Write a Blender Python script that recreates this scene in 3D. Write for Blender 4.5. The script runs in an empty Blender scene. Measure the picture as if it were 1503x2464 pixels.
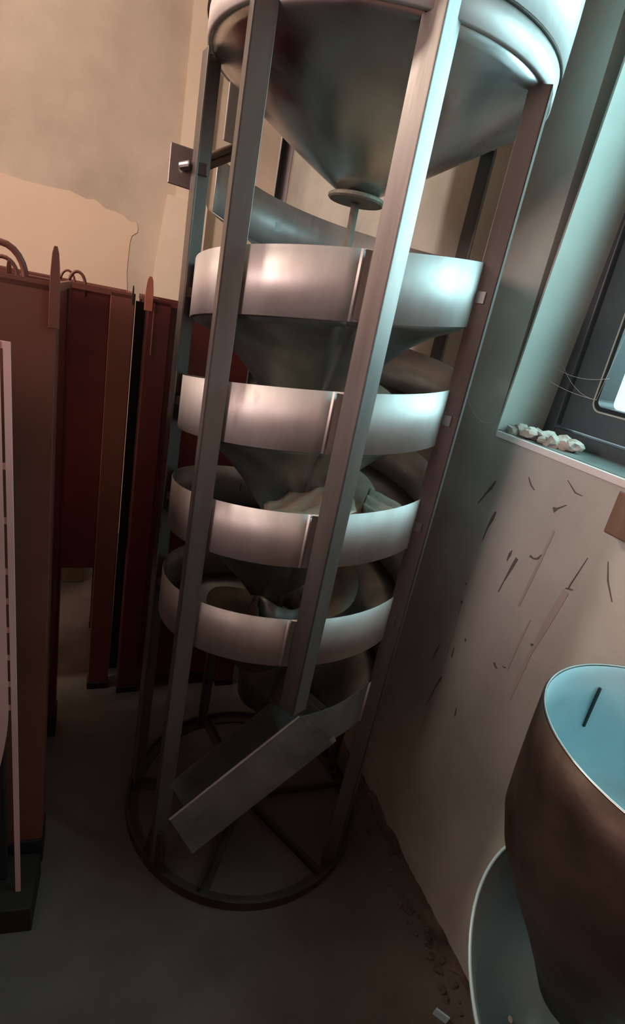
import bpy, bmesh, math, random
from mathutils import Vector, Matrix, noise
SC = bpy.context.scene
COL = SC.collection
PI = math.pi
random.seed(4)

# ---------------------------------------------------------------- camera, light, exposure
cd = bpy.data.cameras.new('camera'); cam = bpy.data.objects.new('camera', cd); COL.objects.link(cam)
cd.sensor_fit = 'HORIZONTAL'; cd.sensor_width = 36.0; cd.lens = 1300 / 1503 * 36.0
cd.clip_start = 0.02
Rv = Vector((0.98037453, 0.06515894, 0.18606474)); Uv = Vector((-0.19714404, 0.32402789, 0.92527842)); Fv = Vector((0, 0.94380095, -0.33051439))
M = Matrix.Identity(4)
for i in range(3):
    M[i][0] = Rv[i]; M[i][1] = Uv[i]; M[i][2] = -Fv[i]; M[i][3] = (0, 0, 1.5)[i]
cam.matrix_world = M
SC.camera = cam

wd = bpy.data.worlds.new('daylight'); SC.world = wd; wd.use_nodes = True
bg = wd.node_tree.nodes['Background']; bg.inputs[0].default_value = (0.66, 0.90, 1.0, 1); bg.inputs[1].default_value = 2.2

# room frame: K is the far corner, S runs along the window wall towards the camera, T runs from that wall into the room
K = Vector((-0.484, 3.449, 0)); SD = Vector((0.4048, -0.9144, 0)); TD = Vector((-0.9144, -0.4048, 0))
def W(s, t, z): return K + SD * s + TD * t + Vector((0, 0, z))
ROT_T = math.atan2(TD.y, TD.x)

def area_light(name, loc, target, sx, sy, power, col):
    l = bpy.data.lights.new(name, 'AREA'); l.shape = 'RECTANGLE'; l.size = sx; l.size_y = sy; l.energy = power; l.color = col
    o = bpy.data.objects.new(name, l); COL.objects.link(o); o.location = loc
    o.rotation_euler = (Vector(target) - Vector(loc)).to_track_quat('-Z', 'Z').to_euler(); return o
area_light('window_daylight', W(3.0, -0.75, 2.35), W(3.1, 1.3, 1.05), 1.5, 1.3, 86, (0.58, 0.91, 0.98))
def lamp_light(loc, power, col, r=0.09):
    l = bpy.data.lights.new('bulb_light', 'POINT'); l.energy = power; l.color = col; l.shadow_soft_size = r
    o = bpy.data.objects.new('bulb_light', l); COL.objects.link(o); o.location = loc
lamp_light(W(1.75, 2.1, 2.62), 84, (1.0, 0.82, 0.68))
area_light('left_fill_light', W(3.1, 3.80, 2.12), W(2.6, 0.3, 1.2), 1.3, 1.0, 84, (1.0, 0.71, 0.68))  # added soft pink fill from the left, no window modelled there
vs = SC.view_settings
vs.view_transform = 'Standard'; vs.look = 'None'; vs.exposure = 0.0; vs.gamma = 1; vs.use_curve_mapping = False

# ---------------------------------------------------------------- materials
def new_mat(name):
    m = bpy.data.materials.new(name); m.use_nodes = True; nt = m.node_tree; return m, nt, nt.nodes['Principled BSDF']
def surf(name, c1, c2=None, c3=None, rough=(0.5, 0.6), metal=0.0, scale=3.0, bump=0.0, bscale=40.0, spec=0.5, stretch=(1, 1, 1), lo=0.35, hi=0.65):
    """object-space noise between two or three colours, varying roughness, light bump"""
    m, nt, b = new_mat(name); N = nt.nodes.new; L = nt.links.new
    tc = N('ShaderNodeTexCoord'); mp = N('ShaderNodeMapping'); mp.inputs['Scale'].default_value = stretch
    L(tc.outputs['Object'], mp.inputs[0])
    n1 = N('ShaderNodeTexNoise'); n1.inputs['Scale'].default_value = scale; n1.inputs['Detail'].default_value = 6; n1.inputs['Roughness'].default_value = 0.6
    L(mp.outputs[0], n1.inputs['Vector'])
    cr = N('ShaderNodeValToRGB'); e = cr.color_ramp.elements
    e[0].position = lo; e[0].color = (*c1, 1); e[1].position = hi; e[1].color = (*(c2 or c1), 1)
    if c3: x = cr.color_ramp.elements.new(min(0.95, hi + 0.12)); x.color = (*c3, 1)
    L(n1.outputs['Fac'], cr.inputs[0]); L(cr.outputs[0], b.inputs['Base Color'])
    n2 = N('ShaderNodeTexNoise'); n2.inputs['Scale'].default_value = scale * 2.3; n2.inputs['Detail'].default_value = 4
    L(mp.outputs[0], n2.inputs['Vector'])
    mr = N('ShaderNodeMapRange'); mr.inputs['From Min'].default_value = 0.3; mr.inputs['From Max'].default_value = 0.7
    mr.inputs['To Min'].default_value = rough[0]; mr.inputs['To Max'].default_value = rough[1]
    L(n2.outputs['Fac'], mr.inputs[0]); L(mr.outputs[0], b.inputs['Roughness'])
    b.inputs['Metallic'].default_value = metal; b.inputs['Specular IOR Level'].default_value = spec
    if bump:
        n3 = N('ShaderNodeTexNoise'); n3.inputs['Scale'].default_value = bscale; n3.inputs['Detail'].default_value = 5
        L(mp.outputs[0], n3.inputs['Vector'])
        bp = N('ShaderNodeBump'); bp.inputs['Strength'].default_value = 1.0; bp.inputs['Distance'].default_value = bump
        L(n3.outputs['Fac'], bp.inputs['Height']); L(bp.outputs[0], b.inputs['Normal'])
    return m
def flat(name, c, rough=0.5, metal=0.0, spec=0.5):
    m, nt, b = new_mat(name); b.inputs['Base Color'].default_value = (*c, 1); b.inputs['Roughness'].default_value = rough
    b.inputs['Metallic'].default_value = metal; b.inputs['Specular IOR Level'].default_value = spec; return m

MT = dict(
    wall=surf('grey_plaster', (0.38, 0.39, 0.35), (0.53, 0.55, 0.50), (0.57, 0.58, 0.53), rough=(0.75, 0.9), scale=2.2, bump=0.002, bscale=9, spec=0.3),
    wall_far=surf('beige_plaster', (0.42, 0.35, 0.28), (0.56, 0.48, 0.39), rough=(0.8, 0.9), scale=1.6, bump=0.003, bscale=6, spec=0.25),
    patch=surf('smooth_plaster', (0.60, 0.47, 0.36), (0.66, 0.52, 0.40), rough=(0.8, 0.9), scale=1.4, bump=0.001, bscale=10, spec=0.25),
    pink=surf('pink_plaster', (0.55, 0.33, 0.28), (0.62, 0.38, 0.32), rough=(0.8, 0.9), scale=1.4, spec=0.25),
    ceil=surf('ceiling_plaster', (0.45, 0.41, 0.36), (0.52, 0.47, 0.41), rough=(0.85, 0.9), scale=1.2, spec=0.2),
    floor=surf('dirty_concrete', (0.07, 0.062, 0.052), (0.12, 0.108, 0.092), (0.145, 0.13, 0.112), rough=(0.55, 0.8), scale=2.4, bump=0.002, bscale=25, spec=0.35),
    galv=surf('galvanised_sheet', (0.40, 0.41, 0.40), (0.58, 0.59, 0.58), rough=(0.22, 0.42), metal=1.0, scale=4, bump=0.0015, bscale=7, stretch=(1, 1, 0.6)),
    band=surf('galvanised_band', (0.46, 0.42, 0.40), (0.70, 0.69, 0.68), (0.36, 0.30, 0.26), rough=(0.48, 0.66), metal=0.6, scale=5, bump=0.0006, bscale=12, stretch=(1, 1, 0.35)),
    under=surf('dull_galvanised', (0.22, 0.23, 0.22), (0.38, 0.40, 0.39), rough=(0.3, 0.5), metal=0.9, scale=5, bump=0.003, bscale=8),
    chute=surf('dark_grey_sheet', (0.20, 0.21, 0.195), (0.34, 0.36, 0.34), rough=(0.4, 0.6), metal=0.7, scale=6, bump=0.0008, bscale=14),  # darker grey-green sheet for the chute and the last band piece
    dusty=surf('dusty_sheet', (0.30, 0.26, 0.19), (0.50, 0.44, 0.34), rough=(0.5, 0.8), metal=0.35, scale=9, bump=0.003, bscale=14),
    post=surf('steel_angle', (0.15, 0.14, 0.13), (0.27, 0.26, 0.25), rough=(0.32, 0.45), metal=0.8, scale=6, bump=0.0005, bscale=30, stretch=(1, 1, 0.15)),
    ring=surf('blackened_steel', (0.035, 0.028, 0.020), (0.07, 0.06, 0.045), rough=(0.5, 0.75), metal=0.3, scale=8, bump=0.001, bscale=40),
    castiron=surf('cast_flange', (0.16, 0.15, 0.12), (0.24, 0.22, 0.18), rough=(0.6, 0.8), metal=0.3, scale=20, bump=0.002, bscale=60),
    red=surf('dark_red_paint', (0.075, 0.012, 0.012), (0.12, 0.020, 0.018), rough=(0.35, 0.55), scale=2.5, bump=0.0008, bscale=6),
    redbrown=surf('red_brown_paint', (0.125, 0.042, 0.028), (0.175, 0.062, 0.042), rough=(0.4, 0.55), scale=2.5, bump=0.0008, bscale=6),
    orange=surf('orange_red_paint', (0.30, 0.10, 0.06), (0.40, 0.15, 0.09), rough=(0.45, 0.6), scale=14),
    pinkpaint=surf('pale_pink_paint', (0.62, 0.36, 0.33), (0.70, 0.45, 0.42), rough=(0.4, 0.5), scale=3),
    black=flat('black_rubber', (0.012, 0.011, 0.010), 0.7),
    olive=flat('olive_card', (0.10, 0.08, 0.03), 0.8),
    jamb=surf('painted_reveal', (0.42, 0.46, 0.41), (0.52, 0.56, 0.50), rough=(0.45, 0.6), scale=3, bump=0.001, bscale=12),
    frame=surf('anthracite_frame', (0.055, 0.065, 0.072), (0.085, 0.098, 0.105), rough=(0.3, 0.45), scale=4),
    gasket=flat('black_gasket', (0.01, 0.01, 0.01), 0.5),
    sill=surf('dusty_sill', (0.12, 0.15, 0.14), (0.20, 0.23, 0.215), rough=(0.25, 0.5), scale=5),
    lip=flat('white_sill_edge', (0.85, 0.87, 0.85), 0.35),
    rubble=surf('plaster_rubble', (0.36, 0.33, 0.28), (0.55, 0.52, 0.46), rough=(0.85, 0.95), scale=20, bump=0.004, bscale=50),
    mortar=surf('dirty_mortar', (0.045, 0.035, 0.025), (0.15, 0.12, 0.095), rough=(0.85, 0.95), scale=9, bump=0.006, bscale=22),
    scuff=flat('scuff', (0.14, 0.125, 0.11), 0.9),
    stain=flat('stain', (0.40, 0.37, 0.33), 0.9),
    wood=surf('dark_wood', (0.10, 0.055, 0.035), (0.20, 0.13, 0.09), rough=(0.6, 0.8), scale=8, stretch=(1, 1, 0.2), bump=0.001),
    board=surf('cream_paint', (0.66, 0.55, 0.43), (0.74, 0.63, 0.50), rough=(0.6, 0.7), scale=2),
    greybox=surf('grey_enamel', (0.34, 0.33, 0.28), (0.40, 0.39, 0.34), rough=(0.45, 0.55), scale=3),
    rust=surf('rusty_sheet', (0.035, 0.025, 0.018), (0.09, 0.065, 0.052), (0.15, 0.085, 0.062), rough=(0.35, 0.6), metal=0.65, scale=5, bump=0.004, bscale=9),
    teal=surf('teal_light_sheet', (0.40, 0.62, 0.68), (0.50, 0.76, 0.82), rough=(0.3, 0.5), metal=0.15, scale=5, bump=0.001, bscale=10),  # teal window light put into the colour of the vessels
    web=flat('cobweb', (0.75, 0.75, 0.72), 0.9),
    bulb=None,
)
# window glass: see-through with a weak mirror reflection and dust
m, nt, b = new_mat('window_glass'); nt.nodes.remove(b)
tr = nt.nodes.new('ShaderNodeBsdfTransparent'); tr.inputs[0].default_value = (0.86, 0.93, 0.92, 1)
gl = nt.nodes.new('ShaderNodeBsdfGlossy'); gl.inputs['Roughness'].default_value = 0.05
mx = nt.nodes.new('ShaderNodeMixShader'); mx.inputs[0].default_value = 0.08
nt.links.new(tr.outputs[0], mx.inputs[1]); nt.links.new(gl.outputs[0], mx.inputs[2]); nt.links.new(mx.outputs[0], nt.nodes['Material Output'].inputs[0])
MT['glass'] = m

# ---------------------------------------------------------------- helpers
def obj(name, bm, mat, parent=None, smooth=False, solid=0.0, bevel=0.0, off=0.0):
    bmesh.ops.recalc_face_normals(bm, faces=bm.faces[:]) if not solid else None
    me = bpy.data.meshes.new(name); bm.to_mesh(me); bm.free()
    if smooth:
        for p in me.polygons: p.use_smooth = True
    me.materials.append(MT[mat] if isinstance(mat, str) else mat)
    o = bpy.data.objects.new(name, me); COL.objects.link(o)
    if parent:
        o.parent = parent
        o.matrix_parent_inverse = Matrix.Translation(parent.location).inverted()
    if solid:
        s = o.modifiers.new('thick', 'SOLIDIFY'); s.thickness = solid; s.offset = off
    if bevel:
        s = o.modifiers.new('bevel', 'BEVEL'); s.width = bevel; s.segments = 2; s.limit_method = 'ANGLE'
    return o
def tag(o, label=None, cat=None, group=None, kind=None):
    if label: o['label'] = label
    if cat: o['category'] = cat
    if group: o['group'] = group
    if kind: o['kind'] = kind
    return o
def thing(name, loc, label, cat, group=None):
    o = bpy.data.objects.new(name, None); COL.objects.link(o); o.location = loc; o.empty_display_size = 0.1
    return tag(o, label, cat, group)
def hexa(bm, o, a, b_, c):
    """box from corner o with edge vectors a, b, c"""
    o, a, b_, c = Vector(o), Vector(a), Vector(b_), Vector(c)
    v = [bm.verts.new(o + a * i + b_ * j + c * k) for k in (0, 1) for j in (0, 1) for i in (0, 1)]
    for f in ((0, 2, 3, 1), (4, 5, 7, 6), (0, 1, 5, 4), (2, 6, 7, 3), (0, 4, 6, 2), (1, 3, 7, 5)): bm.faces.new([v[i] for i in f])
    return v
def wbox(bm, s0, s1, t0, t1, z0, z1):
    hexa(bm, W(s0, t0, z0), SD * (s1 - s0), TD * (t1 - t0), (0, 0, z1 - z0))
def tube(bm, pts, r, n=10, caps=True, radii=None):
    pts = [Vector(p) for p in pts]; rings = []
    up = Vector((0, 0, 1))
    for i, p in enumerate(pts):
        d = (pts[min(i + 1, len(pts) - 1)] - pts[max(i - 1, 0)]).normalized()
        a = d.cross(up)
        if a.length < 0.05: a = d.cross(Vector((1, 0, 0)))
        a.normalize(); c = d.cross(a)
        rr = radii[i] if radii else r
        rings.append([bm.verts.new(p + (a * math.cos(2 * PI * k / n) + c * math.sin(2 * PI * k / n)) * rr) for k in range(n)])
    for i in range(len(rings) - 1):
        for k in range(n): bm.faces.new([rings[i][k], rings[i][(k + 1) % n], rings[i + 1][(k + 1) % n], rings[i + 1][k]])
    if caps: bm.faces.new(rings[0][::-1]); bm.faces.new(rings[-1])
def revolve(bm, c, prof, n=72, warp=None, closed=False):
    """prof: list of (r, z); c: centre (x, y)"""
    rings = []
    for r, z in prof:
        ring = []
        for k in range(n):
            a = 2 * PI * k / n; rr, zz = (r, z) if not warp else warp(r, z, a)
            ring.append(bm.verts.new((c[0] + rr * math.cos(a), c[1] + rr * math.sin(a), zz)))
        rings.append(ring)
    if closed: rings.append(rings[0])
    for i in range(len(rings) - 1):
        for k in range(n): bm.faces.new([rings[i][k], rings[i][(k + 1) % n], rings[i + 1][(k + 1) % n], rings[i + 1][k]])
    return rings

# ---------------------------------------------------------------- the setting
H = 3.1; SMAX = 6.2; TMAX = 3.9
WS0, WS1, WZ0, WZ1 = 2.232, 3.55, 1.318, 2.62          # window opening in the right wall
def lean(bm):
    """the left reveal is out of plumb"""
    for v in bm.verts:
        if abs((v.co - K).dot(SD) - WS0) < 0.02 and WZ1 - 0.02 < v.co.z < WZ1 + 0.01: v.co += SD * 0.07
bm = bmesh.new()
wbox(bm, -0.2, WS0, -0.22, 0, 0, H); wbox(bm, WS1, SMAX, -0.22, 0, 0, H)
wbox(bm, WS0, WS1, -0.22, 0, 0, WZ0); wbox(bm, WS0, WS1, -0.22, 0, WZ1, H)
bmesh.ops.remove_doubles(bm, verts=bm.verts[:], dist=1e-5)
lean(bm)
wall_r = tag(obj('wall_right', bm, 'wall'), kind='structure')
bm = bmesh.new(); wbox(bm, -0.2, 0, 0, TMAX, 0, H); wall_b = tag(obj('wall_back', bm, 'wall_far'), kind='structure')
bm = bmesh.new(); wbox(bm, -0.2, SMAX, TMAX, TMAX + 0.2, 0, H); tag(obj('wall_left', bm, 'pink'), kind='structure')
bm = bmesh.new(); wbox(bm, SMAX, SMAX + 0.2, -0.22, TMAX + 0.2, 0, H); tag(obj('wall_front', bm, 'pink'), kind='structure')
bm = bmesh.new(); wbox(bm, -0.2, SMAX + 0.2, -0.22, TMAX + 0.2, -0.2, 0); floor_o = tag(obj('floor', bm, 'floor'), kind='structure')
bm = bmesh.new(); wbox(bm, -0.2, SMAX + 0.2, -0.22, TMAX + 0.2, H, H + 0.2); tag(obj('ceiling', bm, 'ceil'), kind='structure')

# lower smooth skim coat on the back wall, with its ragged top edge
edge = [(3.0, 1.93), (2.2, 1.90), (1.425, 1.872), (1.32, 1.862), (1.21, 1.862), (1.12, 1.868), (1.04, 1.850), (1.0, 1.858), (0.95, 1.828), (0.90, 1.825), (0.856, 1.815),
        (0.83, 1.795), (0.796, 1.799), (0.786, 1.775), (0.789, 1.751), (0.815, 1.73), (0.822, 1.70), (0.824, 1.66), (0.828, 1.55), (0.82, 1.45), (0.81, 1.0), (0.82, 0.4)]
bm = bmesh.new(); fr = []; 
for t, z in edge + [(0.82, 0.02), (3.0, 0.02)]: fr.append(bm.verts.new(W(0.004, t, z)))
f = bm.faces.new(fr); r = bmesh.ops.extrude_face_region(bm, geom=[f]); bmesh.ops.translate(bm, vec=-SD * 0.004, verts=[v for v in r['geom'] if isinstance(v, bmesh.types.BMVert)])
tag(obj('plaster_patch', bm, 'patch', wall_b), 'smooth peach skim coat with a ragged top edge')

# pale boards against the back wall near the corner
def slab(name, pts, d0, d1, mat, parent=None):
    bm = bmesh.new(); f = bm.faces.new([bm.verts.new(W(d1, t, z)) for t, z in pts])
    r = bmesh.ops.extrude_face_region(bm, geom=[f]); bmesh.ops.translate(bm, vec=-SD * (d1 - d0), verts=[v for v in r['geom'] if isinstance(v, bmesh.types.BMVert)])
    return obj(name, bm, mat, parent)
tag(slab('trim_1', [(0.61, 1.96), (0.61, 3.1), (0.47, 3.1), (0.475, 1.96)], 0, 0.045, 'board'), kind='structure')
tag(slab('trim_2', [(0.70, 0), (0.70, 1.45), (0.655, 1.96), (0.47, 1.96), (0.455, 1.955), (0.448, 1.94), (0.448, 0)], 0, 0.06, 'board'), kind='structure')

# window: lining, frame, two sashes with panes, sill
wn = thing('window_1', W(WS0, -0.17, WZ0), None, None); wn['kind'] = 'structure'
bm = bmesh.new()
wbox(bm, WS0, WS0 + 0.006, -0.145, 0.001, WZ0, WZ1); wbox(bm, WS1 - 0.006, WS1, -0.145, 0.001, WZ0, WZ1); wbox(bm, WS0, WS1, -0.145, 0.001, WZ1 - 0.006, WZ1)
lean(bm); obj('reveal', bm, 'jamb', wn)
bm = bmesh.new(); wbox(bm, WS0, WS1, -0.21, -0.003, WZ0 - 0.004, WZ0 + 0.010); obj('window_sill', bm, 'sill', wn)
bm = bmesh.new(); wbox(bm, WS0 + 0.012, WS1, -0.006, 0.006, WZ0 - 0.008, WZ0 + 0.008); tag(obj('sill_edge', bm, 'lip', wn, bevel=0.002), 'white front edge of the sill')
FS = 0.045
bm = bmesh.new()
wbox(bm, WS0, WS0 + FS, -0.21, -0.143, WZ0, WZ1); wbox(bm, WS1 - FS, WS1, -0.21, -0.143, WZ0, WZ1)
wbox(bm, WS0 + FS, WS1 - FS, -0.21, -0.143, WZ0, WZ0 + 0.04); wbox(bm, WS0 + FS, WS1 - FS, -0.21, -0.143, WZ1 - 0.04, WZ1)
obj('window_frame', bm, 'frame', wn, bevel=0.003)
def rounded(s0, s1, z0, z1, r, n=6):
    p = []
    for cs, cz, a0 in ((s1 - r, z1 - r, 0), (s0 + r, z1 - r, 90), (s0 + r, z0 + r, 180), (s1 - r, z0 + r, 270)):
        for i in range(n + 1):
            a = math.radians(a0 + 90 * i / n); p.append((cs + r * math.cos(a), cz + r * math.sin(a)))
    return p
def ringframe(bm, outer, inner, t0, t1):
    n = len(outer)
    lay = [[bm.verts.new(W(s, t, z)) for s, z in L] for L, t in ((outer, t1), (inner, t1), (inner, t0), (outer, t0))]
    for a in range(4):
        A, B = lay[a], lay[(a + 1) % 4]
        for k in range(n): bm.faces.new([A[k], A[(k + 1) % n], B[(k + 1) % n], B[k]])
mid = (WS0 + WS1) / 2
for s0, s1 in ((WS0 + FS + 0.008, mid - 0.004), (mid + 0.004, WS1 - FS - 0.008)):
    z0, z1 = WZ0 + 0.046, WZ1 - 0.046
    bm = bmesh.new(); ringframe(bm, rounded(s0, s1, z0, z1, 0.004), rounded(s0 + 0.083, s1 - 0.083, z0 + 0.065, z1 - 0.065, 0.02), -0.205, -0.150)
    sash = obj('sash', bm, 'frame', wn, bevel=0.002)
    bm = bmesh.new(); ringframe(bm, rounded(s0 + 0.079, s1 - 0.079, z0 + 0.061, z1 - 0.061, 0.022), rounded(s0 + 0.088, s1 - 0.088, z0 + 0.070, z1 - 0.070, 0.016), -0.2, -0.1485)
    obj('gasket', bm, 'gasket', sash)
    bm = bmesh.new(); ringframe(bm, rounded(s0 + 0.074, s1 - 0.074, z0 + 0.056, z1 - 0.056, 0.026), rounded(s0 + 0.0775, s1 - 0.0775, z0 + 0.0595, z1 - 0.0595, 0.023), -0.2, -0.1478)
    obj('glazing_bead', bm, 'jamb', sash)
    bm = bmesh.new(); hexa(bm, W(s0 + 0.08, -0.18, z0 + 0.06), SD * (s1 - s0 - 0.16), TD * 0.004, (0, 0, z1 - z0 - 0.12)); obj('pane', bm, 'glass', sash)

# scuffs and runs on the right wall (flat dirt, each with a shape of its own)
def streaks(name, segs, mat, lift):
    bm = bmesh.new()
    for pts in segs:
        pts = [(s + 2.061, z, w) for s, z, w in pts]; vs_ = []
        for i, (s, z, w) in enumerate(pts):
            a = pts[max(i - 1, 0)]; c = pts[min(i + 1, len(pts) - 1)]
            dx, dz = c[0] - a[0], c[1] - a[1]; l = math.hypot(dx, dz) or 1
            vs_.append((bm.verts.new(W(s - dz / l * w, lift, z + dx / l * w)), bm.verts.new(W(s + dz / l * w, lift, z - dx / l * w))))
        for i in range(len(vs_) - 1): bm.faces.new([vs_[i][0], vs_[i + 1][0], vs_[i + 1][1], vs_[i][1]])
    return tag(obj(name, bm, mat, wall_r, solid=0.0008), kind='stuff')
streaks('scuff_marks', [
    [(0.228, 1.205, 0.001), (0.220, 1.185, 0.004), (0.208, 1.165, 0.002), (0.189, 1.128, 0.001)],
    [(0.262, 1.134, 0.002), (0.258, 1.115, 0.005), (0.252, 1.09, 0.002), (0.247, 1.047, 0.0005)],
    [(0.378, 1.060, 0.004), (0.372, 1.035, 0.004), (0.362, 0.99, 0.001), (0.356, 0.956, 0.001)],
    [(0.355, 1.07, 0.001), (0.352, 1.058, 0.004), (0.350, 1.04, 0.001)],
    [(0.412, 1.084, 0.003), (0.425, 1.083, 0.0015), (0.435, 1.088, 0.0025), (0.443, 1.102, 0.001)],
    [(0.428, 1.212, 0.002), (0.434, 1.208, 0.006), (0.440, 1.214, 0.002), (0.46, 1.23, 0.0006)],
    [(0.600, 1.165, 0.0006), (0.615, 1.13, 0.0016), (0.640, 1.097, 0.001)],
    [(0.555, 1.15, 0.0005), (0.540, 1.08, 0.0015), (0.538, 1.068, 0.001)],
    [(0.532, 1.066, 0.0012), (0.540, 1.069, 0.002), (0.550, 1.072, 0.0012)],
    [(0.260, 0.625, 0.001), (0.256, 0.612, 0.004), (0.250, 0.590, 0.002), (0.232, 0.50, 0.0006)],
    [(0.349, 0.592, 0.0005), (0.351, 0.575, 0.0028), (0.353, 0.565, 0.001)],
    [(0.418, 0.790, 0.003), (0.426, 0.784, 0.003), (0.434, 0.783, 0.0008)],
    [(0.446, 0.800, 0.0012), (0.456, 0.803, 0.0016)],
    [(0.241, 0.862, 0.004), (0.247, 0.858, 0.004)], [(0.236, 0.915, 0.0025), (0.241, 0.912, 0.0025)],
    [(0.27, 0.73, 0.0015), (0.272, 0.70, 0.002)], [(0.50, 0.90, 0.003), (0.507, 0.905, 0.002)],
    [(0.30, 0.78, 0.003), (0.303, 0.772, 0.002)], [(0.21, 0.70, 0.0008), (0.205, 0.67, 0.0018), (0.2, 0.64, 0.0008)],
    [(0.44, 1.28, 0.0006), (0.47, 1.262, 0.0015), (0.49, 1.262, 0.0006)], [(0.33, 1.25, 0.0008), (0.345, 1.235, 0.002), (0.36, 1.228, 0.0008)],
], 'scuff', 0.0012)
streaks('dirt_runs', [
    [(0.452, 1.165, 0.003), (0.44, 1.05, 0.004), (0.43, 0.96, 0.003)],
    [(0.536, 1.06, 0.008), (0.520, 0.97, 0.009), (0.507, 0.88, 0.004), (0.500, 0.80, 0.006), (0.50, 0.745, 0.002)],
    [(0.475, 0.95, 0.002), (0.466, 0.87, 0.003), (0.462, 0.80, 0.0025)],
    [(0.245, 0.86, 0.002), (0.252, 0.7, 0.001), (0.24, 0.4, 0.002)],
], 'stain', 0.0008)

# broken mortar lying along the foot of the right wall
bm = bmesh.new(); rows = []
ns = 150
for i in range(ns + 1):
    s = 1.3 + 2.6 * i / ns; row = []
    wdt = 0.016 + 0.024 * abs(noise.noise(Vector((s * 5, 0, 2)))) + 0.02 * max(0, noise.noise(Vector((s * 13, 3, 0)))) + (0.03 if 2.55 < s < 2.72 else 0)
    hh = 0.014 + 0.05 * abs(noise.noise(Vector((s * 7, 5, 1))))
    for j in range(7):
        q = j / 6; jit = 0.007 * noise.noise(Vector((s * 40, j * 1.7, 4)))
        row.append(bm.verts.new(W(s, -0.004 + wdt * q + jit, hh * (1 - q) ** 0.8 * (1 + 0.5 * noise.noise(Vector((s * 28, j * 2.1, 9)))) - 0.001)))
    rows.append(row)
for i in range(ns):
    for j in range(6): bm.faces.new([rows[i][j], rows[i + 1][j], rows[i + 1][j + 1], rows[i][j + 1]])
tag(obj('mortar_debris', bm, 'mortar', wall_r), 'crumbling dirty mortar along the foot of the wall', kind='stuff')
bm = bmesh.new(); rnd = random.Random(8)
def lump(bm, c, r, seed, flatz=0.7):
    res = bmesh.ops.create_icosphere(bm, subdivisions=2, radius=r)
    for v in res['verts']:
        k = 1 + 0.55 * noise.noise(v.co * (1.3 / r) + Vector((seed, 0, 0)))
        v.co = Vector((v.co.x * k, v.co.y * k, v.co.z * k * flatz)) + Vector(c)
for i in range(46):
    s = rnd.choice((rnd.uniform(2.05, 2.9), rnd.uniform(2.5, 2.75))); lump(bm, W(s, rnd.uniform(0.03, 0.085), 0.003), rnd.uniform(0.003, 0.010), i)
tag(obj('floor_crumbs', bm, 'mortar', floor_o), 'crumbs of dark mortar by the wall', kind='stuff')

# crumpled plaster lumps on the sill, cobwebs
bm = bmesh.new(); rnd = random.Random(3)
for i in range(15):
    lump(bm, W(WS0 + 0.03 + 0.0115 * i + rnd.uniform(0, 0.01), -0.022 - rnd.random() * 0.035, WZ0 + 0.016 + rnd.random() * 0.010), rnd.uniform(0.013, 0.026), i * 3.1, 0.7)
tag(obj('plaster_crumbs', bm, 'rubble'), 'small heap of dusty broken plaster in the near corner of the window sill', 'rubble', kind='stuff')
bm = bmesh.new()
def strand(a, b_, sag, r=0.0005):
    a, b_ = Vector(a), Vector(b_); tube(bm, [a.lerp(b_, i / 8) - Vector((0, 0, sag * 4 * (i / 8) * (1 - i / 8))) for i in range(9)], r, 4)
A = W(WS0 + 0.006, -0.10, 1.47); Cc = W(WS0 + 0.135, -0.148, 1.447)
strand(A, Cc, 0.006); strand(W(WS0 + 0.006, -0.13, 1.52), Cc, 0.02); strand(W(WS0 + 0.006, -0.12, 1.50), W(WS0 + 0.15, -0.148, 1.50), 0.012); strand(Cc, W(WS0 + 0.152, -0.148, 1.62), 0.0)
tag(obj('cobweb', bm, 'web'), 'thin grey cobweb stretched from the window reveal to the dark sash', 'cobweb', kind='stuff')
bm = bmesh.new(); strand(W(2.08, 0.002, 1.385), W(2.232, 0.002, 1.345), 0.03, 0.0006)
tag(obj('cobweb_strand', bm, 'web'), 'single cobweb strand hanging on the grey wall left of the sill corner', 'cobweb', kind='stuff')

# wooden block fixed to the wall under the window
bm = bmesh.new()
v = hexa(bm, W(2.66, 0.0, 1.225), SD * 0.20, TD * 0.045, (0, 0, 0.085))
for q in v: q.co += Vector((noise.noise(q.co * 9), noise.noise(q.co * 11 + Vector((3, 0, 0))), noise.noise(q.co * 13))) * 0.012
tag(obj('wooden_block', bm, 'wood', bevel=0.004), 'rough brown wooden block fixed to the grey wall below the window sill', 'block')

# bulb hanging from the ceiling (source of the warm light, out of the picture)
bl = thing('hanging_bulb', W(1.75, 2.1, H), 'bare warm bulb hanging on a black cord from the ceiling', 'lamp')
bm = bmesh.new(); tube(bm, [W(1.75, 2.1, H), W(1.75, 2.1, 2.80)], 0.004, 6); obj('cord', bm, 'black', bl)
bm = bmesh.new(); tube(bm, [W(1.75, 2.1, 2.80), W(1.75, 2.1, 2.74)], 0.02, 12); obj('socket', bm, 'black', bl)

# ---------------------------------------------------------------- the spiral machine
CX, CY = -0.0412, 1.3667
mc = thing('spiral_separator', (CX, CY, 0), 'tall spiral separator of galvanised sheet in a round steel post frame beside the window wall', 'machine')
def pol(r, deg, z): a = math.radians(deg); return Vector((CX + r * math.cos(a), CY + r * math.sin(a), z))
ANG = dict(A=186.8, B=-123.9, C=-76.2, D=-32.5, E=31.9, F=128.0)

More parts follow.
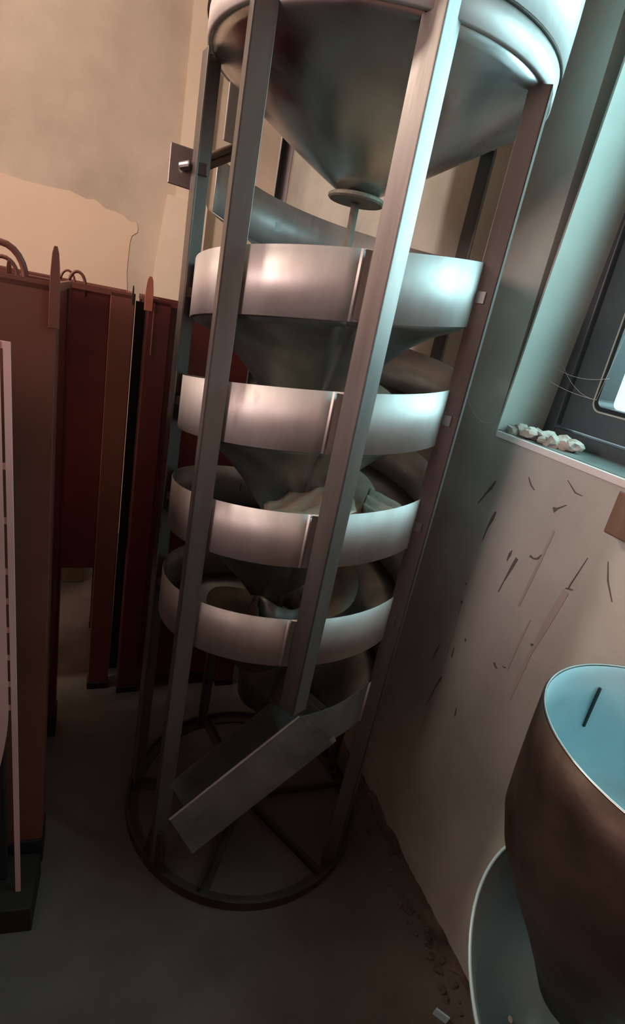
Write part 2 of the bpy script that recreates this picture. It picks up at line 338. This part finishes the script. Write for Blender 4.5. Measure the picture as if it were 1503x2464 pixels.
# base ring and spokes
bm = bmesh.new(); revolve(bm, (CX, CY), [(0.332, 0.0), (0.332, 0.008), (0.360, 0.008), (0.360, 0.030), (0.368, 0.030), (0.368, 0.0)], 96, closed=True)
obj('base_ring', bm, 'ring', mc)
for a in (ANG['A'], -100.0 + 2, ANG['D'] - 6, 22.0, 124.0, -160.0 + 22):
    if a == -138.0: continue
    bm = bmesh.new(); rd = Vector((math.cos(math.radians(a)), math.sin(math.radians(a)), 0)); td = Vector((-rd.y, rd.x, 0))
    c = Vector((CX, CY, 0)); hexa(bm, c + rd * 0.02 - td * 0.013, rd * 0.325, td * 0.026, (0, 0, 0.006)); hexa(bm, c + rd * 0.02 - td * 0.013, rd * 0.325, td * 0.004, (0, 0, 0.024))
    obj('spoke', bm, 'ring', mc)
bm = bmesh.new(); tube(bm, [(CX, CY, 0.0), (CX, CY, 0.03)], 0.03, 20); obj('hub', bm, 'ring', mc)

# angle iron posts, corner outwards
def post(a, z0, z1, R=0.364, w=0.040, th=0.004, turn=0.0):
    bm = bmesh.new(); c = pol(R, a, z0); zz = Vector((0, 0, z1 - z0))
    for sgn in (1, -1):
        b_ = math.radians(a + turn + sgn * 135); e = Vector((math.cos(b_), math.sin(b_), 0)); nrm = Vector((math.cos(math.radians(a + turn - sgn * 135)), math.sin(math.radians(a + turn - sgn * 135)), 0))
        hexa(bm, c, e * w, nrm * th, zz)
    return obj('post', bm, 'post', mc, bevel=0.0008)
post(ANG['A'], 0.0, 1.962, turn=-20); post(ANG['B'], 0.0, 2.45, R=0.372, turn=12); post(ANG['C'], 0.655, 2.45, R=0.372, w=0.044, turn=-8)
post(ANG['D'], 0.0, 1.962, R=0.366, turn=-31); post(ANG['E'], 0.0, 1.962, w=0.036); post(ANG['F'], 0.0, 1.962, w=0.03)
# foot gusset at the front left post
bm = bmesh.new(); c = pol(0.36, ANG['B'], 0); rd = (Vector((CX, CY, 0)) - c).normalized(); td = Vector((-rd.y, rd.x, 0))
for q in (-0.002,):
    v = [bm.verts.new(p) for p in (c + td * 0.05, c - td * 0.05, c - td * 0.02 + Vector((0, 0, 0.15)), c + td * 0.02 + Vector((0, 0, 0.15)))]; bm.faces.new(v)
obj('foot_gusset', bm, 'ring', mc, solid=0.005)
# central pole with the flange that closes the cone
bm = bmesh.new(); tube(bm, [(CX, CY, 0.02), (CX, CY, 1.76)], 0.0095, 14); obj('centre_pole', bm, 'castiron', mc, smooth=True)
bm = bmesh.new(); revolve(bm, (CX, CY), [(0.01, 1.7575), (0.060, 1.7575), (0.064, 1.761), (0.064, 1.766), (0.060, 1.769), (0.01, 1.769)], 40, closed=True); obj('outlet_flange', bm, 'castiron', mc)

# hopper: dented cone, flange, dark bead, drum
def dent(r, z, a):
    k = (r - 0.03) / 0.32; kk = math.sin(max(0, min(1, k)) * PI)
    d = 0.020 * kk * noise.noise(Vector((math.cos(a) * 1.3, math.sin(a) * 1.3, z * 3))) + 0.010 * (1 - k) * kk * math.sin(7 * a + 1.0)
    return max(0.01, r + d), z + 0.5 * d
bm = bmesh.new(); revolve(bm, (CX, CY), [(0.028 + 0.316 * (i / 16) ** 0.92, 1.768 + 0.197 * i / 16) for i in range(17)], 120, warp=dent)
hop = obj('hopper_cone', bm, 'galv', mc, smooth=True, solid=0.002)
bm = bmesh.new(); revolve(bm, (CX, CY), [(0.346, 1.963), (0.3525, 1.965), (0.3525, 2.011)], 96); obj('rim_flange', bm, 'band', mc, smooth=True, solid=0.002)
bm = bmesh.new(); revolve(bm, (CX, CY), [(0.3555 + 0.0025 * math.cos(k * PI / 4), 2.012 + 0.0025 * math.sin(k * PI / 4)) for k in range(8)], 96, closed=True); obj('rim_bead', bm, 'ring', mc, smooth=True)
bm = bmesh.new(); revolve(bm, (CX, CY), [(0.357, 2.014), (0.359, 2.10), (0.358, 2.25), (0.360, 2.42)], 96); obj('hopper_drum', bm, 'band', mc, smooth=True, solid=0.002)

# helix: outer rim band, sloping floor, dusty inner flight, in turns
def zb(phi): return 1.545 + 0.25 * (phi + 34) / 360.0        # bottom edge of the band, phi unwrapped
PH0, PH1 = 172.0, -36.0 - 1440.0
RO = 0.331
def helix(name, p0, p1, prof, mat, solid=0.0016, wob=0.003, step=5.0, trim=None):
    bm = bmesh.new(); n = max(2, int(abs(p1 - p0) / step)); cols = []
    for i in range(n + 1):
        ph = p0 + (p1 - p0) * i / n; col = []
        for r, dz in prof:
            rr = r + wob * noise.noise(Vector((ph * 0.03, (dz if r < 0.32 else 0.3) * 12, r * 9))) * (1 if r < 0.3 else 0.5)
            zz = zb(ph) + dz + wob * noise.noise(Vector((ph * 0.02, r * 20, 7)))
            if trim: rr, zz = trim(ph, rr, zz, dz)
            col.append(bm.verts.new(pol(rr, ph, zz)))
        cols.append(col)
    for i in range(n):
        for j in range(len(prof) - 1): bm.faces.new([cols[i][j], cols[i + 1][j], cols[i + 1][j + 1], cols[i][j + 1]])
    return obj(name, bm, mat, mc, smooth=True, solid=solid)
cuts = [172, -84, -84 - 360, -84 - 720, -84 - 1080, PH1]
for k in range(5):
    a, b_ = cuts[k], cuts[k + 1]
    helix('outer_band', a + (1.5 if k else 0), b_, [(RO, -0.002), (RO, 0.120)], 'band', wob=0.003)
    helix('chute_floor', a, b_, [(RO, 0.0), (0.29, -0.016), (0.24, -0.042), (0.195, -0.076), (0.155, -0.118), (0.12, -0.158), (0.085, -0.20)], 'under', wob=0.006)
for k in range(4):
    a = 60 - 360 * k
    helix('inner_flight', a, a - 300, [(0.205, 0.015), (0.165, -0.012), (0.12, -0.055), (0.085, -0.105), (0.055, -0.15)], 'dusty', wob=0.012)
# band closing seams with rivets
for k in range(5):
    ph = -84 - 360 * k + 3
    if k == 4: break
    bm = bmesh.new(); v = [bm.verts.new(pol(RO + 0.0025, ph + d, zb(ph) + z)) for d, z in ((-1.6, 0.002), (1.6, 0.002), (1.6, 0.117), (-1.6, 0.117))]; bm.faces.new(v)
    obj('band_seam', bm, 'under', mc, solid=0.001)
# clips that hold each band to the posts
for key in 'BCDAEF':
    for k in range(5):
        ph = ANG[key] - 360 * k
        if key in 'EF' : ph = ANG[key] - 360 * k
        if ph < PH1 + 8 or (key == 'C' and k == 4): continue
        bm = bmesh.new(); c = pol(RO - 0.001, ph, zb(ph) + 0.045); o_ = pol(RO + 0.020, ph, zb(ph) + 0.045); td = Vector((-math.sin(math.radians(ph)), math.cos(math.radians(ph)), 0))
        hexa(bm, c - td * 0.009, (o_ - c), td * 0.018, (0, 0, 0.022)); obj('clip', bm, 'post', mc)
# inner core below the last turn
bm = bmesh.new(); revolve(bm, (CX, CY), [(0.070, 0.76), (0.080, 0.68), (0.076, 0.60), (0.080, 0.50), (0.078, 0.41)], 28, warp=lambda r, z, a: (r + 0.010 * noise.noise(Vector((math.cos(a) * 2, math.sin(a) * 2, z * 14))), z + 0.012 * math.sin(2 * a))); obj('core_sleeve', bm, 'under', mc, smooth=True, solid=0.002)
bm = bmesh.new(); revolve(bm, (CX, CY), [(0.010, 0.70), (0.085, 0.655), (0.105, 0.628)], 28, warp=lambda r, z, a: (r + 0.02 * noise.noise(Vector((math.cos(a) * 2, math.sin(a) * 2, 5))), z + 0.02 * math.sin(a + 1))); obj('core_skirt', bm, 'dusty', mc, smooth=True, solid=0.002)

# torn dusty flaps of the inner sheet, and one painting lit floor
def flap(pts_a, pts_b, mat='dusty', n=14, amp=0.010):
    bm = bmesh.new(); A_ = [pol(*p) for p in pts_a]; B_ = [pol(*p) for p in pts_b]; g = []
    def along(P_, q):
        q *= len(P_) - 1; i = min(int(q), len(P_) - 2); return P_[i].lerp(P_[i + 1], q - i)
    for i in range(n + 1):
        row = []
        for j in range(n + 1):
            p = along(A_, i / n).lerp(along(B_, i / n), j / n)
            p += Vector((noise.noise(p * 17), noise.noise(p * 19 + Vector((5, 0, 0))), noise.noise(p * 23))) * amp + Vector((0, 0, 0.006 * math.sin(j * 1.3 + i * 0.4)))
            row.append(bm.verts.new(p))
        g.append(row)
    for i in range(n):
        for j in range(n): bm.faces.new([g[i][j], g[i + 1][j], g[i + 1][j + 1], g[i][j + 1]])
    return tag(obj('torn_flap', bm, mat, mc, smooth=True, solid=0.0012), 'crumpled tan flap, dusty sheet and painted lit floor')
flap([(0.20, -112, 1.075), (0.10, -80, 1.12), (0.08, -20, 1.16)], [(0.315, -96, 1.085), (0.30, -78, 1.10), (0.27, -60, 1.13)])
flap([(0.30, -50, 1.085), (0.20, -40, 1.10)], [(0.30, -20, 1.10), (0.18, 5, 1.12)], amp=0.006)  # tan flap added for a lit patch of the trough floor
flap([(0.075, -150, 0.765), (0.13, -110, 0.775)], [(0.09, -172, 0.68), (0.13, -105, 0.705)], amp=0.006)

# last piece: rim runs on down to the straight discharge chute
dirh = Vector((math.sin(math.radians(-72)), -math.cos(math.radians(-72)), 0)); inw = Vector((-math.cos(math.radians(-72)), -math.sin(math.radians(-72)), 0))
P0 = pol(RO, -72, 0.0)
bm = bmesh.new(); cols = []
for i in range(9):
    q = i / 8; ph = -36 + (-72 + 36) * q; zt = 0.670 - 0.052 * q - 0.004 * math.sin(q * PI) ; zl = zt - 0.122 + 0.012 * q
    cols.append([bm.verts.new(pol(RO, ph, zt)), bm.verts.new(pol(RO, ph, zl)), bm.verts.new(pol(0.24, ph, zl - 0.03)), bm.verts.new(pol(0.15, ph, zl - 0.02 - 0.03 * q)), bm.verts.new(pol(0.08, ph, zl + 0.03 - 0.07 * q))])
for i in range(8):
    for j in range(4): bm.faces.new([cols[i][j], cols[i + 1][j], cols[i + 1][j + 1], cols[i][j + 1]])
obj('outer_band', bm, 'chute', mc, solid=0.0016)
slope = (dirh * 0.665 + Vector((0, 0, -0.747))); perp = (dirh * -0.747 + Vector((0, 0, -0.665)))
LT = 0.40; HT = 0.135; WT = 0.105
T0 = P0 + Vector((0, 0, 0.615))
def cpt(l, h, w):
    k = max(0, l) / LT; pd = (perp * (1 - k) + (dirh * -0.50 + Vector((0, 0, -0.92))) * k)
    return T0 + slope * l + pd * h + inw * w
def sheet(name, pts, mat, parent, th=0.0018):
    bm = bmesh.new(); bm.faces.new([bm.verts.new(p) for p in pts]); return obj(name, bm, mat, parent, solid=th)
ch = sheet('discharge_chute', [cpt(-0.02, HT, 0), cpt(LT, HT, 0), cpt(LT, HT, WT), cpt(-0.02, HT, WT)], 'dusty', mc)
sheet('side_wall', [cpt(-0.01, 0, 0), cpt(LT, 0, 0), cpt(LT, HT, 0), cpt(-0.01, HT, 0)], 'chute', ch)
sheet('side_wall', [cpt(0.06, 0.0, WT), cpt(LT, 0, WT), cpt(LT, HT, WT), cpt(0.02, HT, WT)], 'under', ch)
bm = bmesh.new(); tube(bm, [cpt(-0.005, 0, 0), cpt(LT, 0, 0)], 0.0028, 6); obj('hemmed_edge', bm, 'band', ch)

# bracket, rods and plate on the upper left posts
bm = bmesh.new(); hexa(bm, (-0.452, 1.325, 1.716), (0.052, 0.012, -0.004), (0.001, -0.004, 0), (0.0, 0.0, 0.078)); br = obj('clamp_bracket', bm, 'post', mc, bevel=0.002)
bm = bmesh.new(); tube(bm, [(-0.425, 1.322, 1.752), (-0.405, 1.318, 1.757)], 0.009, 12); obj('bolt', bm, 'galv', br)
for z0, z1 in ((1.775, 1.836), (1.757, 1.818)):
    bm = bmesh.new(); tube(bm, [(-0.392, 1.345, z0), (-0.325, 1.42, z1)], 0.008, 10); obj('clamp_rod', bm, 'wood', br, smooth=True)
bm = bmesh.new(); tube(bm, [(-0.398, 1.34, 1.745), (-0.385, 1.352, 1.768)], 0.014, 12); obj('clamp_knob', bm, 'black', br, smooth=True)
bm = bmesh.new(); hexa(bm, (-0.375, 1.45, 1.845), (0.062, 0.052, 0), (0.003, -0.004, 0), (0, 0, 0.125)); obj('side_plate', bm, 'greybox', mc, bevel=0.003)

# ---------------------------------------------------------------- dark red steel bins on legs
UD = Vector((0.9144, 0.4048, 0)); VD = Vector((-0.4048, 0.9144, 0))   # along the fronts, and into the depth
def bin_(origin, width, depth, legw, left, zbot, top, label, mats, name='steel_bin', footh=0.03):
    """origin = front corner on the floor; width runs along UD (left=True: runs the other way)"""
    O = Vector((origin[0], origin[1], 0)); U = -UD if left else UD
    t = thing(name, O, label, 'bin', 'red steel bins')
    red, brown = mats
    def box(nm, u0, u1, v0, v1, z0, z1, mat, parent=t, bev=0.003):
        bm = bmesh.new(); hexa(bm, O + U * u0 + VD * v0 + Vector((0, 0, z0)), U * (u1 - u0), VD * (v1 - v0), (0, 0, z1 - z0)); return obj(nm, bm, mat, parent, bevel=bev)
    for u0, v0 in ((0, 0), (width - legw, 0), (0, depth - legw), (width - legw, depth - legw)):
        lg = box('leg', u0, u0 + legw, v0, v0 + legw * 0.7, footh, top, brown if v0 == 0 else red)
        box('foot', u0 - 0.003, u0 + legw + 0.003, v0 - 0.003, v0 + legw * 0.7 + 0.003, 0, footh, 'black', lg)
    box('front_panel', legw, width - legw, 0.018, 0.022, zbot, top - 0.004, red)
    box('back_panel', legw, width - legw, depth - 0.022, depth - 0.018, zbot, top - 0.004, red)
    box('side_panel', 0.006, 0.010, legw * 0.7, depth - legw * 0.7, zbot, top - 0.004, red); box('side_panel', width - 0.010, width - 0.006, legw * 0.7, depth - legw * 0.7, zbot, top - 0.004, red)
    box('bottom_panel', 0.01, width - 0.01, 0.02, depth - 0.02, zbot, zbot + 0.004, red)
    bm = bmesh.new()
    for u0, u1, v0, v1 in ((0, width, 0, 0.010), (0, width, depth - 0.010, depth), (0, 0.010, 0.010, depth - 0.010), (width - 0.010, width, 0.010, depth - 0.010)):
        hexa(bm, O + U * u0 + VD * v0 + Vector((0, 0, top - 0.012)), U * (u1 - u0), VD * (v1 - v0), (0, 0, 0.016))
    obj('top_rim', bm, brown, t)
    return t, O, U
def hoop(t, c, r, hgt, rad=0.005, mat='redbrown', ax=UD):
    c = Vector(c); bm = bmesh.new()
    tube(bm, [c - ax * r - Vector((0, 0, 0.03))] + [c + ax * (-r * math.cos(PI * i / 12)) + Vector((0, 0, hgt * math.sin(PI * i / 12))) for i in range(13)] + [c + ax * r - Vector((0, 0, 0.03))], rad, 8)
    obj('handle', bm, mat, t, smooth=True)
def tab(t, c, w, z0, z1, mat, th=0.006):
    c = Vector((c[0], c[1], 0)); bm = bmesh.new(); n = 8; prof = [(-w / 2, z0), (w / 2, z0)] + [(w / 2 * (1 - 0.5 * (q / n) ** 2) * (1 if q < n else 0.6), z0 + (z1 - z0) * (0.35 + 0.65 * q / n)) for q in range(n + 1)]
    prof += [(-x, z) for x, z in reversed(prof[2:])]
    f = bm.faces.new([bm.verts.new(c + UD * x + Vector((0, 0, z))) for x, z in prof]); r = bmesh.ops.extrude_face_region(bm, geom=[f]); bmesh.ops.translate(bm, vec=-VD * th, verts=[v for v in r['geom'] if isinstance(v, bmesh.types.BMVert)])
    obj('hook_tab', bm, mat, t, bevel=0.001)

b1, O1, U1 = bin_((-0.535, 1.03), 0.62, 0.58, 0.115, True, 0.42, 1.470, 'nearest red-brown steel bin at the left edge, hoop handles on top', ('red', 'redbrown'), footh=0.085)
hoop(b1, O1 + U1 * 0.095 + VD * 0.03 + Vector((0, 0, 1.468)), 0.040, 0.056, 0.006)
hoop(b1, O1 + U1 * 0.13 + VD * 0.30 + Vector((0, 0, 1.465)), 0.030, 0.036, 0.0045)
tab(b1, O1 + U1 * 0.004 - VD * 0.004, 0.018, 1.395, 1.535, 'redbrown'); tab(b1, O1 + U1 * 0.085 + VD * 0.06, 0.010, 1.45, 1.497, 'redbrown')
b2, O2, U2 = bin_((-0.660, 1.7385), 0.62, 0.50, 0.072, True, 0.52, 1.466, 'middle dark maroon steel bin behind the nearest one, narrow brown corner post', ('red', 'redbrown'))
hoop(b2, O2 + U2 * 0.165 + VD * 0.02 + Vector((0, 0, 1.465)), 0.022, 0.036, 0.0045); tab(b2, O2 + U2 * 0.008, 0.006, 1.44, 1.494, 'black', 0.004)
hoop(b2, O2 + U2 * 0.195 + VD * 0.10 + Vector((0, 0, 1.465)), 0.020, 0.034, 0.0035)
b3, O3, U3 = bin_((-0.613, 1.721), 0.46, 0.48, 0.070, False, 0.06, 1.464, 'dark maroon steel bin right behind the posts of the spiral machine', ('red', 'red'))
bm = bmesh.new(); hexa(bm, O3 - U3 * 0.031 + VD * 0.09 + Vector((0, 0, 0.05)), U3 * 0.030, VD * 0.004, (0, 0, 1.40)); obj('gap_shade', bm, 'black', b3)  # black strip standing in for the shade between the two bins
tab(b3, O3 + VD * -0.006 + U3 * 0.0, 0.024, 1.43, 1.528, 'orange')
for i in range(3):  # unseen bins added to block low light from the left
    bin_(W(4.05 - 0.66 * i, 1.72, 0)[:2], 0.56, 0.60, 0.07, True, 0.10, 1.47, ('farthest', 'middle', 'nearest')[::-1][i] + ' of three unseen red bins added left of the camera to shade the room', ('red', 'redbrown'))
# bright strip on the third bin's corner
bm = bmesh.new(); hexa(bm, O3 + U3 * 0.016 - VD * 0.002 + Vector((0, 0, 1.30)), U3 * 0.003, VD * 0.002, (0, 0, 0.155)); obj('corner_strip', bm, 'orange', b3)

# card box lying far behind under the bins
bx = thing('cardboard_box', (-1.28, 2.45, 0), 'dim olive cardboard box on the floor behind the red bins', 'box')
bm = bmesh.new(); hexa(bm, (-1.36, 2.36, 0), UD * 0.28, VD * 0.2, (0, 0, 0.14)); obj('carton', bm, 'olive', bx, bevel=0.003)
bm = bmesh.new(); hexa(bm, (-1.36, 2.36, 0.14), UD * 0.28, VD * 0.098, (0, 0, 0.004)); obj('flap', bm, 'olive', bx)

# ---------------------------------------------------------------- pale pink slotted upright at the left edge
QX, QY = -0.515, 0.90
pk = thing('slotted_upright', (QX, QY, 0), 'pale pink painted slotted steel upright at the left edge in front of the red bins', 'rack')
pa = Vector((0.955, 0.297, 0)); pv = Vector((-0.297, 0.955, 0))
def upx(z): return Vector((QX - 0.021 * z, QY, z))        # leans very slightly
bm = bmesh.new(); zs = [0.02 + (1.372 - 0.02) * i / 14 for i in range(15)]
v0 = [[bm.verts.new(upx(z) + pa * x) for x in (-0.011, 0.0)] for z in zs]
for i in range(14): bm.faces.new([v0[i][0], v0[i][1], v0[i + 1][1], v0[i + 1][0]])
obj('edge_strip', bm, 'pinkpaint', pk, solid=0.004)
# inner web with a curved lower end, joined to the strip by short bridges between the slots
bm = bmesh.new(); rowp = []
for i in range(29):
    z = 0.33 + (1.372 - 0.33) * i / 28; q = max(0, (0.62 - z) / 0.29)
    rowp.append((bm.verts.new(upx(z) + pa * (-0.30)), bm.verts.new(upx(z) + pa * (-0.0165 - 0.055 * q ** 1.6))))
for i in range(28): bm.faces.new([rowp[i][0], rowp[i][1], rowp[i + 1][1], rowp[i + 1][0]])
web = obj('web_panel', bm, 'pinkpaint', pk, solid=0.003)
for z in (1.36, 1.15, 1.045, 0.94, 0.875, 0.81, 0.745, 0.68, 0.62):
    bm = bmesh.new(); hexa(bm, upx(z) + pa * (-0.0175), pa * 0.0075, pv * 0.003, (0, 0, 0.012)); obj('bridge', bm, 'pinkpaint', web)
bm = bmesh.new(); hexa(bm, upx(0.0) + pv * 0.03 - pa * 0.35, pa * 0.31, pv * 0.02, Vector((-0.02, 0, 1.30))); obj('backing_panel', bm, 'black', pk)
bm = bmesh.new(); hexa(bm, (-0.468, 0.863, 0), pa * -0.36, Vector((-0.05, 0.135, 0)), (-0.004, 0.002, 0.075)); obj('base_plinth', bm, 'black', pk, bevel=0.003)

# ---------------------------------------------------------------- stacked sheet metal vessels in the lower right corner
VX, VY = 0.538, 0.563
fv = thing('sheet_metal_funnel', (0.536, 0.507, 0), 'galvanised funnel with teal light in its colour at the bottom right, open side up, under the rusty tub', 'funnel')
fc = Vector((0.536, 0.507, 0.693)); nn = Vector((0.259, -0.417, 1)).normalized()
def tilt(bm, c):
    rot = Vector((0, 0, 1)).rotation_difference(nn).to_matrix()
    for v in bm.verts: v.co = rot @ (v.co - c) + c
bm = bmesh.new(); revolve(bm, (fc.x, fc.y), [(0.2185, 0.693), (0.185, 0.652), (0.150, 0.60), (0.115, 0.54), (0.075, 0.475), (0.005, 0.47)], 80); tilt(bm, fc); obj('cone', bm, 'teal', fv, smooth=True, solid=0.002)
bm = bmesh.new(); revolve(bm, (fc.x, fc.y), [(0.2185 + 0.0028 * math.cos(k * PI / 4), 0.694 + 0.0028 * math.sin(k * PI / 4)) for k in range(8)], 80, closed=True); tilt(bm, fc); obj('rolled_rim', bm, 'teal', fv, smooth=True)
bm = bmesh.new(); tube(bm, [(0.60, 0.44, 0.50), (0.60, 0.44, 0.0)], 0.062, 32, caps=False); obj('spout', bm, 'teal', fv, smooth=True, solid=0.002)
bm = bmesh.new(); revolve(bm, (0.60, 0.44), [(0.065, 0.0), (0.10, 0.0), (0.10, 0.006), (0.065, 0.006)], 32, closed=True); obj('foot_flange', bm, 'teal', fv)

tb = thing('rusty_tub', (VX, VY, 0.45), 'rusty brown sheet metal tub standing in the galvanised funnel, teal light painted inside', 'tub')
def tubwarp(r, z, a): return r * (1 + 0.012 * noise.noise(Vector((math.cos(a) * 2, math.sin(a) * 2, z * 6)))), z
prof = [(0.194, 1.083), (0.194, 1.02), (0.192, 0.95), (0.189, 0.90), (0.178, 0.86), (0.148, 0.80), (0.108, 0.73), (0.078, 0.67), (0.055, 0.62)]
bm = bmesh.new(); revolve(bm, (VX, VY), prof, 96, warp=tubwarp); ob = obj('outer_shell', bm, 'rust', tb, smooth=True, solid=0.0015)
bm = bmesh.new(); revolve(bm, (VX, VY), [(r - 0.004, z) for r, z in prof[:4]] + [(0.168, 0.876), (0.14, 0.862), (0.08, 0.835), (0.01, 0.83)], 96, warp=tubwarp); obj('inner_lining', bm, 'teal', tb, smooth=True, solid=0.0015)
bm = bmesh.new(); revolve(bm, (VX, VY), [(0.1925 + 0.0018 * math.cos(k * PI / 4), 1.084 + 0.0018 * math.sin(k * PI / 4)) for k in range(8)], 96, closed=True); tag(obj('rolled_rim', bm, 'galv', tb, smooth=True), 'thin bright rolled rim')
bm = bmesh.new(); hexa(bm, (VX - 0.04, VY + 0.183, 0.97), (0.004, 0.001, 0), (0, -0.004, 0), (0.0, 0, 0.075)); obj('inner_rib', bm, 'gasket', tb)
# small shiny offcut on the floor at the bottom edge
oc = bmesh.new(); hexa(oc, (0.525, 0.862, 0.0), (0.03, -0.015, 0), (-0.002, -0.004, 0), (0.004, 0, 0.02))
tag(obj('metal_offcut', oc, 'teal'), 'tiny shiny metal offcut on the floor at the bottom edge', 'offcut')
